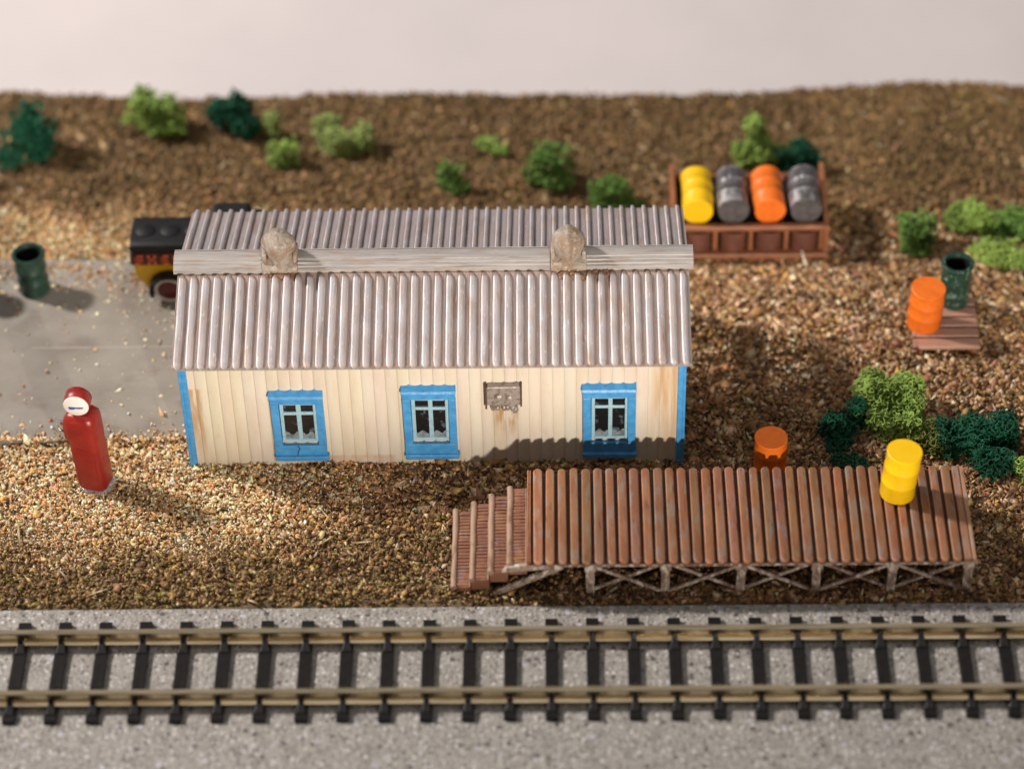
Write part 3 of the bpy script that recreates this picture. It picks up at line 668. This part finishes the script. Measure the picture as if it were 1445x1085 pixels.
# rack with four lying barrels
RK = thing("barrel_rack", (25.4, 27.4, 0), "brown barrel rack with ribbed front holding four lying barrels", "rack")
RX0, RX1, RY0, RY1 = 18.9, 31.85, 23.5, 30.8
obj("base_beam", MB().box(RX0, RX1, RY0-.1, RY0+.75, -.2, .75, j=.02).box(RX0, RX1, RY1-.5, RY1, -.2, .6), M_rack, RK, bevel=.1)
obj("front_rail", MB().box(RX0, RX1, RY0+.35, RY0+.95, 2.85, 3.35, j=.02), M_rack, RK, bevel=.1)
obj("back_rail", MB().box(RX0, RX1, RY1-.45, RY1, 2.85, 3.5), M_rack, RK, bevel=.1)
obj("back_panel", MB().box(RX0+.1, RX1-.1, RY1-.35, RY1-.1, .4, 2.9), M_rackdk, RK)
obj("dark_hollow_sheet", MB().box(RX0+.43, RX1-.43, RY0+.96, RY1-.46, 2.6, 2.95), M_black, RK)  # black sheet added to darken the hollow between the barrels
for xx in (RX0, RX1-.42):
    m_ = MB().prism([(RY0+.1,-.2),(RY0+.75,-.2),(RY0+.9,2.6),(RY1-.6,2.8),(RY1-.5,-.2),(RY1+.05,-.2),(RY1+.3,4.4),(RY1-.2,4.5),(RY0+.9,3.45),(RY0+.2,3.4)], xx, xx+.42, 'x')
    obj("side_frame", m_, M_rack, RK, bevel=.07)
for i in range(4):
    xc = 21.1+2.93*i
    m_ = MB(); m_.lathe([(1.12,.5),(1.15,.75),(1.12,2.5),(1.1,2.59)], 20, Matrix.Translation((xc, RY0+1.15, 0)), sy=.72)
    obj("lower_drum", m_, M_rackdk, RK, smooth=40)
    m_ = MB().box(xc+1.22, xc+1.62, RY0+.55, RY0+.95, .7, 2.87, j=.02)
    obj("upright", m_, M_rack, RK, bevel=.06)
for xc, m_, lab in ((21.05, M_yel, "yellow barrel lying at the left end of the brown rack"), (23.95, M_steel, "grey steel barrel lying between the yellow and orange ones in the rack"),
                    (26.95, M_org, "orange barrel lying between two grey ones in the rack"), (29.9, M_steel, "grey steel barrel lying at the right end of the brown rack")):
    closed_barrel("barrel", (xc, 24.55, 4.42), (-math.pi/2 + .02, 0, random.uniform(-.01, .05)), m_, lab, R=1.32, H=4.4)
# light scuffed rings on the steel barrels are their own worn ribs

# pallet
PL = thing("pallet", (40.5, 14.5, 0), "low brown slatted pallet on short legs under two barrels", "pallet")
px0, px1, py0 = 37.75, 43.1, 11.55
for i in range(5):
    y0 = py0+1.24*i
    obj("slat", MB().box(px0+.04*i, px1+.03*i, y0, y0+1.04, .70, 1.10, j=.015), M_pallet, PL, bevel=.12)
for xx in (px0+.3, px1-.75):
    obj("bearer", MB().box(xx, xx+.45, py0+.1, py0+6.1, .45, .775), M_rack, PL, bevel=.05)
for xx in (px0+.25, px1-.7):
    for yy in (py0+.1, py0+5.5):
        obj("leg", MB().box(xx, xx+.55, yy, yy+.6, -.35, .5), M_rack, PL, bevel=.1)

# ------------------------------------------------------------------ petrol pump
PU = thing("petrol_pump", (-26.05, -1.9, -.05), "small old red petrol pump with a round white head on a silver foot", "petrol pump")
PU.rotation_euler = (.0, -.03, -.30)
def rounded_body(secs, n=24, pw=3.2):
    mb = MB(); vs = []; fs = []
    for (z, cx, cyy, a_, b_) in secs:
        for k in range(n):
            t_ = 2*math.pi*k/n; c, s = math.cos(t_), math.sin(t_); q = (abs(c)**pw+abs(s)**pw)**(-1/pw)
            vs.append((cx+a_*.91*q*c, cyy+b_*.95*q*s, z))
    for i in range(len(secs)-1):
        for k in range(n): fs.append((i*n+k, i*n+(k+1) % n, (i+1)*n+(k+1) % n, (i+1)*n+k))
    fs.append(tuple(range(n))[::-1]); fs.append(tuple((len(secs)-1)*n+k for k in range(n)))
    return mb.add(vs, fs)
obj("foot", rounded_body([(-.25,0,0,1.55,1.3),(.1,.05,0,1.58,1.3),(.3,.05,0,1.45,1.2),(.4,0,0,1.3,1.05)]), M_silver, PU, smooth=50, world=False)
body = obj("body", rounded_body([(.3,0,0,1.2,1.05),(.6,0,0,1.28,1.12),(2.5,-.02,0,1.3,1.12),(4.6,-.05,0,1.33,1.1),(5.2,-.08,0,1.38,1.1),(5.5,-.18,0,1.52,1.12),(6.5,-.18,0,1.52,1.12),(7.1,-.12,0,1.45,1.1),(7.5,-.05,0,1.3,1.05),(7.75,-.05,0,1.05,.9),(7.85,-.05,0,.7,.6)], pw=4.6), M_red, PU, smooth=60, world=False)
obj("door_panel", rounded_body([(-.06,0,0,.95,1.9),(.02,0,0,.95,1.9),(.06,0,0,.85,1.8)], pw=6), M_red, body, smooth=60, world=False)
dp = bpy.data.objects[[o.name for o in bpy.data.objects if o.name.startswith("door_panel")][-1]]
dp.rotation_euler = (math.pi/2, 0, 0); dp.location = (-.05, -1.04, 2.9)
hd = MB().lathe([(.01,-.58),(.88,-.58),(1.0,-.46),(1.0,.46),(.9,.58),(.01,.58)], 32, Matrix.Translation((-.15, -.05, 8.85)) @ Matrix.Rotation(.22, 4, 'Z') @ Matrix.Rotation(math.pi/2+.02, 4, 'X'))
head = obj("head", hd, M_red, PU, smooth=50, world=False)
obj("neck", MB().lathe([(.62,7.7),(.5,8.0),(.55,8.3)], 16, Matrix.Translation((-.1,0,0))), M_red, PU, smooth=50, world=False)
mF = Matrix.Translation((-.15, -.05, 8.85)) @ Matrix.Rotation(.22, 4, 'Z') @ Matrix.Rotation(math.pi/2+.02, 4, 'X')
fc = MB().lathe([(.01,.56),(.95,.56),(.96,.62),(.86,.69),(.01,.70)], 32, mF)
face = obj("face", fc, M_white, head, smooth=40, world=False)
lg = MB()
pts = [(-.55,.02),(-.45,.08),(-.36,-.05),(-.3,.09),(-.2,-.04),(-.1,.05),(.0,-.0),(.1,.02),(.22,-.02),(.32,.05),(.42,.0),(.55,.04)]
lg.tube([mF @ Vector((a_, b_-.12, .71)) for a_, b_ in pts], .065, 6); lg.tube([mF @ Vector((a_, -.13, .71)) for a_ in (-.5,-.3,-.1)], .10, 6)
lg.tube([mF @ Vector((a_, -.11, .71)) for a_ in (.2,.35,.48)], .06, 6)
obj("emblem", lg, M_bluetxt, head, world=False)
hn = MB().tube([(-1.5,-.1,6.2),(-1.95,-.2,6.3),(-2.2,-.25,6.25)], [.16,.18,.24], 10).tube([(-2.2,-.25,6.25),(-2.15,-.25,5.6),(-1.75,-.2,5.4)], .09, 8)
obj("nozzle", hn, M_silver, PU, smooth=60, world=False)

# ------------------------------------------------------------------ truck
T = thing("tank_truck", (-20, 21, SLZ), "old black and yellow tank truck with whitewall wheels, parked behind the station", "truck")
ty0, ty1 = 18.95, 22.8; tx0 = -25.15
m_ = MB().prism([(tx0+.05,4.1),(tx0+.15,2.7),(tx0+1.1,1.25),(-12.4,1.2),(-12.0,2.6),(-12.0,3.5),(-17,3.5),(-17.2,4.1)], ty0+.25, ty1-.25, 'y')
obj("body", m_, M_yelt, T, bevel=.15)
m_ = MB().box(tx0-.05, -17.3, ty0+.02, ty1-.02, 4.05, 5.35, j=.01)
sb = obj("side_board", m_, M_strip, T, bevel=.08)
tank = MB(); prof = []
n = 24; vs = []; fs = []
tx1 = -17.4
for (xx, q) in ((tx0,.93),(tx0+.2,1),(tx1-.2,1),(tx1,.93)):
    for k in range(n):
        a_ = 2*math.pi*k/n; c, s = math.cos(a_), math.sin(a_); w_ = (abs(c)**6+abs(s)**6)**(-1/6)
        vs.append((xx, (ty0+ty1)/2+q*1.9*w_*c, 5.72+q*.42*w_*s))
for i in range(3):
    for k in range(n): fs.append((i*n+k, i*n+(k+1) % n, (i+1)*n+(k+1) % n, (i+1)*n+k))
fs += [tuple(range(n)), tuple(3*n+k for k in range(n))[::-1]]; tank.add(vs, fs)
tk = obj("tank", tank, M_black, T, smooth=50)
for xx in (-24.0, -22.0, -20.0, -18.4):
    m_ = MB().lathe([(.85,5.9),(.8,6.2),(.5,6.32),(.01,6.36)], 20, Matrix.Translation((xx, 20.9, 0))); obj("filler_cap", m_, M_black, tk, smooth=50)
# lettering along the side board
def letters(txt, x, z, h, y, wd):
    mb = MB(); s = h*.22
    for ch in txt:
        def hb(zz, a=0, b=1): mb.box(x+a*wd, x+b*wd, y-.06, y+.02, zz-s/2, zz+s/2)
        def vb(xx, a=0, b=1): mb.box(xx-s/2, xx+s/2, y-.06, y+.02, z+a*h, z+b*h)
        if ch == 'S': hb(z+h-s/2); hb(z+h/2); hb(z+s/2); vb(x+s/2, .5, 1); vb(x+wd-s/2, 0, .5)
        if ch == 'H': vb(x+s/2); vb(x+wd-s/2); hb(z+h/2)
        if ch == 'E': vb(x+s/2); hb(z+h-s/2); hb(z+h/2, 0, .85); hb(z+s/2)
        if ch == 'L': vb(x+s/2); hb(z+s/2)
        x += wd*1.45
    return mb
obj("lettering", letters("SHELL", -24.85, 4.2, .95, ty0+.01, .72), M_letter, sb)
# cab
m_ = MB().prism([(-17.0,1.5),(-17.0,6.3),(-16.6,7.1),(-14.7,7.2),(-14.2,6.4),(-13.9,4.4),(-11.6,4.0),(-11.3,1.5)], ty0+.35, ty1-.35, 'y')
cab = obj("cab", m_, M_black, T, bevel=.3, seg=3, smooth=40)
for yy in (ty0+.33, ty1-.37):
    obj("cab_window", MB().box(-16.5, -14.6, yy, yy+.05, 4.9, 6.3), M_pane, cab)
m_ = MB().box(-18.9,-15.7, 20.6, 23.0, 7.35, 7.75); 
obj("roof_panel", MB().box(-18.6,-15.4, 20.4, 22.9, 6.7, 7.5), M_black, cab, bevel=.45, seg=4)
for xw in (-22.3, -13.2):
    for sgn, yw in ((-1, ty0-.2), (1, ty1-.2)):
        R0 = 1.32; mR = Matrix.Translation((xw, yw, SLZ+R0)) @ Matrix.Rotation(math.pi/2*(1 if sgn < 0 else -1), 4, 'X')
        wv = obj("wheel", MB().lathe([(R0-.12,-.5),(R0,-.35),(R0,.1),(R0-.1,.22)], 28, mR), M_black, T, smooth=50)
        obj("tyre", MB().lathe([(R0-.06,.15),(R0-.1,.27),(R0-.32,.3),(R0-.38,.2)], 28, mR, close=False), M_tyre, wv, smooth=50)
        obj("hub", MB().lathe([(R0-.34,.14),(R0-.5,.24),(.3,.28),(.01,.33)], 24, mR), M_hub, wv, smooth=50)
        fd = MB(); arc = []
        for k in range(10):
            a_ = math.radians(200 - k*22 + 5); arc.append((xw+1.75*math.cos(a_)+.1, SLZ+R0+1.62*math.sin(a_)))
        inn = [(xw+.1+(q[0]-xw-.1)*.84, SLZ+R0+(q[1]-SLZ-R0)*.84) for q in arc][::-1]
        fd.prism(arc+inn, yw-.55, yw+.55, 'y'); obj("fender", fd, M_black, T, bevel=.06)

# ------------------------------------------------------------------ track
SP, SL, SX0, SY0 = 2.95, 9.4, -29.55, -25.85
TR = thing("railway_track", (SX0+SP*12, SY0+SL/2, .12), "two yellow metal rails on black sleepers along the grey trackbed", "railway track")
YN, YF = -24.05, -18.35   # rail centre lines
def sleeper_mb(x):
    mb = MB(); h = .5
    mb.prism([(SY0,.1),(SY0+.06,h),(SY0+SL-.06,h),(SY0+SL,.1)], x-.46, x+.46, 'x')
    for yr in (YN, YF):
        for sg in (-1, 1):     # tapering rail clips
            a_, b_ = yr+sg*.28, yr+sg*1.25
            vs = [(x-.20, a_, h-.02), (x+.20, a_, h-.02), (x+.42, b_, h-.02), (x-.42, b_, h-.02), (x-.15, a_, h+.72), (x+.15, a_, h+.72), (x+.22, yr+sg*.55, h+.34), (x-.22, yr+sg*.55, h+.34), (x+.36, b_, h+.06), (x-.36, b_, h+.06)]
            mb.add(vs, [(0,1,2,3),(4,5,6,7),(7,6,8,9),(0,4,5,1),(3,9,8,2),(0,3,9,7),(0,7,4),(1,2,8,6),(1,6,5)])
    return mb
s0 = None
for k in range(-9, 36):
    x = SX0+SP*k
    if s0 is None: s0 = obj("sleeper", sleeper_mb(x), M_sleeper, TR, bevel=.04); sx00 = x
    else:
        c = s0.copy(); COL.objects.link(c); c.parent = TR; c.location = (x-sx00, random.uniform(-.03,.03), 0)
for yr in (YN, YF):
    z0 = .5; pr = [(-.46,z0),(-.46,z0+.10),(-.10,z0+.22),(-.07,z0+.66),(-.22,z0+.80),(-.24,z0+1.0),(-.18,z0+1.06),(.18,z0+1.06),(.24,z0+1.0),(.22,z0+.80),(.07,z0+.66),(.10,z0+.22),(.46,z0+.10),(.46,z0)]
    obj("rail", MB().prism([(yr+a_, b_) for a_, b_ in pr], SX0-29, SX0+SP*36, 'x'), M_rail, TR, smooth=20)

# ------------------------------------------------------------------ foam bushes
def foam_mat(name, c, c2):
    return mat(name, c, [(c2, (.8,.8,.8), .42, .62, .9)], rough=.75, attr=True, spec=.25)
F_light = foam_mat("light_green_foam", (.33,.47,.11), (.25,.39,.08))
F_mid = foam_mat("mid_green_foam", (.14,.27,.06), (.18,.31,.07))
F_pale = foam_mat("pale_green_foam", (.40,.48,.17), (.30,.41,.10))
F_dark = foam_mat("dark_green_foam", (.010,.085,.045), (.014,.11,.055))
F_olive = foam_mat("olive_green_foam", (.22,.25,.06), (.16,.21,.05))
def bush(lobes, m, label, spacing=.34, rad=.055, sub="bush", seed=0):
    spacing *= .68; rad *= .72
    g_ = np.random.default_rng(100+seed)
    lo = np.array([[l[0]-l[3]*1.2, l[1]-l[4]*1.2, l[2]-l[5]*1.2] for l in lobes]).min(0); hi = np.array([[l[0]+l[3]*1.2, l[1]+l[4]*1.2, l[2]+l[5]*1.2] for l in lobes]).max(0)
    ax = [np.arange(a_, b_, spacing) for a_, b_ in zip(lo, hi)]
    G = np.stack(np.meshgrid(*ax, indexing='ij'), -1).reshape(-1, 3) + g_.uniform(-.5, .5, (len(ax[0])*len(ax[1])*len(ax[2]), 3))*spacing
    ph = g_.uniform(0, 6, 6); nz = .16*np.sin(G[:,0]*2.3+ph[0]+G[:,2])+.16*np.sin(G[:,1]*2.7+ph[1]+G[:,0]*.7)+.15*np.sin(G[:,2]*3.1+ph[2])+.13*np.sin((G[:,0]+G[:,1])*5+ph[3])+.12*np.sin((G[:,0]-G[:,2])*7+ph[4])+g_.uniform(-.09,.09,len(G))
    dmin = np.full(len(G), 9.)
    for l in lobes: dmin = np.minimum(dmin, np.sqrt((((G-np.array(l[:3]))/np.array(l[3:6]))**2).sum(1)))
    dd = dmin + nz
    G = G[(dd < 1.08) & (dd > .2) & (G[:, 2] > -.3)]
    # keep pores: drop nodes inside random small holes
    hs = G[g_.integers(0, len(G), max(4, len(G)//45))]
    D = ((G[:, None]-hs[None])**2).sum(2).min(1); G = G[(D > (spacing*.75)**2) | (g_.random(len(G)) < .2)]
    n = len(G); E_ = set()
    for i0 in range(0, n, 400):
        D = ((G[i0:i0+400, None]-G[None])**2).sum(2); nn = np.argsort(D, 1)[:, 1:5]
        for a_, row in enumerate(nn):
            for b_ in row: E_.add((min(i0+a_, b_), max(i0+a_, b_)))
    E_ = np.array(list(E_)); A = G[E_[:, 0]]; Bb = G[E_[:, 1]]; d = Bb-A; ln = np.linalg.norm(d, axis=1, keepdims=True); ok = (ln[:, 0] < spacing*2.0) & (ln[:, 0] > 1e-4); A, Bb, d, ln = A[ok], Bb[ok], d[ok], ln[ok]; d = d/ln
    ref = np.where(np.abs(d[:, 2:3]) < .8, np.array([[0,0,1.]]), np.array([[1.,0,0]])); p1 = np.cross(d, ref); p1 /= np.linalg.norm(p1, axis=1, keepdims=True); p2 = np.cross(d, p1)
    rr = rad*g_.uniform(.7, 1.5, (len(A), 1)); vs = []
    for end in (A - d*rad*.4, Bb + d*rad*.4):
        for k in range(3): a_ = 2*math.pi*k/3; vs.append(end + (p1*math.cos(a_)+p2*math.sin(a_))*rr)
    V = np.stack(vs, 1).reshape(-1, 3); b6 = (np.arange(len(A))*6)[:, None]
    F = np.concatenate([b6+np.array([[0,1,4,3]]), b6+np.array([[1,2,5,4]]), b6+np.array([[2,0,3,5]])])
    C = np.repeat(g_.uniform(.75, 1.3, (len(A), 1))*np.array([[1,1,1.]]), 6, 0)
    cx_, cy_ = np.mean([l[0] for l in lobes]), np.mean([l[1] for l in lobes])
    o = fast_mesh(sub, V-np.array([cx_, cy_, 0]), F, C, m); o.location = (cx_, cy_, 0)
    return tag(o, label, "bush", "green foam bushes")
bush([(-36.2,38.6,1.8,1.9,1.5,2.3),(-37.9,37.3,.8,1.3,1.1,1.0),(-36.2,39.5,3.4,1.0,1.0,1.3)], F_dark, "dark green pointed bush at the far left of the back strip", .40, .075, seed=1)
bush([(-25.9,42.2,1.6,2.0,1.4,1.6),(-24.9,41.3,.9,1.6,1.2,1.2),(-27.2,43.4,2.0,1.3,1,1.1)], F_light, "broad light green bush near the back edge, left of the dark round one", .42, .075, seed=2)
bush([(-19.3,42.6,1.5,1.7,1.4,1.5),(-18.0,41.1,.9,1.3,1.2,1.1)], F_dark, "dark green round bush near the back edge, left of the small pale ones", .40, .075, seed=3)
bush([(-15.6,41.0,1.0,.85,.8,1.1)], F_pale, "tiny pale green tuft behind the station's left vent", .38, .07, seed=4)
bush([(-14.2,37.3,.9,1.2,1.1,1.2)], F_light, "small light green tuft just in front of the tiny pale one", .38, .07, seed=5)
bush([(-10.8,40.3,1.2,1.1,.9,1.2),(-9.4,38.6,1.0,1.7,1.1,1.1),(-7.6,38.8,1.2,1.1,1.0,1.2)], F_pale, "wide pale yellow-green bush curving like a banana on the back strip", .38, .07, seed=6)
bush([(.4,33.3,1.2,1.0,.9,1.5),(.9,32.6,.6,1.0,.8,.8)], F_mid, "small upright mid green bush over the middle of the roof", .38, .07, seed=7)
bush([(3.4,38.9,.5,.9,.7,.7),(4.3,38.1,.4,.9,.6,.5)], F_light, "little flat light green tuft behind the small mid green bushes", .38, .07, seed=8)
bush([(8.7,34.3,1.4,1.8,1.3,1.9),(9.2,33.4,.8,1.5,1.1,1.0)], F_mid, "rounded mid green bush behind the roof, left of its right vent", .38, .07, seed=9)
bush([(14.2,31.0,1.1,1.7,1.2,1.5),(15.1,30.3,.7,1.5,1.0,1.0)], F_mid, "mid green bush touching the far roof edge between vent and rack", .36, .065, seed=10)
bush([(26.6,36.1,1.3,1.7,1.4,1.4),(26.4,37.0,3.0,1.0,1.0,1.6),(28.2,36.0,1.4,1.2,1,1.1)], F_light, "tall lime green bush behind the orange barrel of the rack", .38, .07, seed=11)
bush([(30.2,35.5,1.1,1.9,1.2,1.4),(31.6,35.2,1.0,1.1,.9,1.0)], F_dark, "dark green bush behind the right end of the barrel rack", .38, .07, seed=12)
bush([(39.3,25.2,1.4,1.35,1.2,1.9),(39.4,24.6,.7,1.2,1,.9)], F_mid, "mid green upright bush behind the pallet with the orange barrel", .36, .065, seed=13)
bush([(44.2,27.2,1.0,1.9,1.2,1.4),(43.6,27.9,1.6,1.1,1,1.0)], F_light, "larger light green bush at the upper right, beside its twin", .34, .062, seed=14)
bush([(47.4,27.0,.9,1.6,1.2,1.2),(48.6,26.2,.8,1.3,1,1.0)], F_mid, "light green bush cut by the right edge, above the low one", .34, .062, seed=15)
bush([(45.5,23.3,.8,1.8,1.2,1.1),(46.7,22.4,.6,1.5,.9,.9)], F_light, "low light green bush right behind the open green barrel", .32, .058, seed=16)
bush([(35.3,5.0,1.9,2.3,1.5,1.6),(34.0,6.2,2.0,1.4,1.1,1.2),(36.9,5.8,1.9,1.1,1.0,1.2),(35.3,3.0,1.0,2.2,1.3,1.1)], F_light, "big airy light green bush in front of the low pallet", .30, .052, seed=17)
bush([(31.1,2.6,1.1,1.4,1.0,1.3),(32.3,3.6,1.0,.9,.9,1.5),(31.0,1.2,.6,1.1,.9,.7)], F_dark, "small dark green bush left of the big airy light one", .30, .052, seed=18)
bush([(41.4,1.4,1.1,2.6,1.5,1.3),(43.3,1.8,1.3,1.4,1.3,1.3),(42.6,-1.0,.7,1.6,1.4,1.0)], F_dark, "large dark green bush behind the right end of the platform", .30, .052, seed=19)
bush([(37.9,2.0,.7,1.4,1.2,.8),(38.5,1.0,.6,1.1,1.0,.7)], F_olive, "low olive green bush between the airy light and large dark ones", .30, .05, seed=20)
bush([(31.7,-.6,.35,1.2,.9,.6)], F_dark, "tiny dark green tuft right behind the platform planks", .28, .05, seed=21)
bush([(45.6,-2.1,.8,1.3,1.1,1.1)], F_light, "light green tuft at the right edge beside the platform", .30, .052, seed=22)
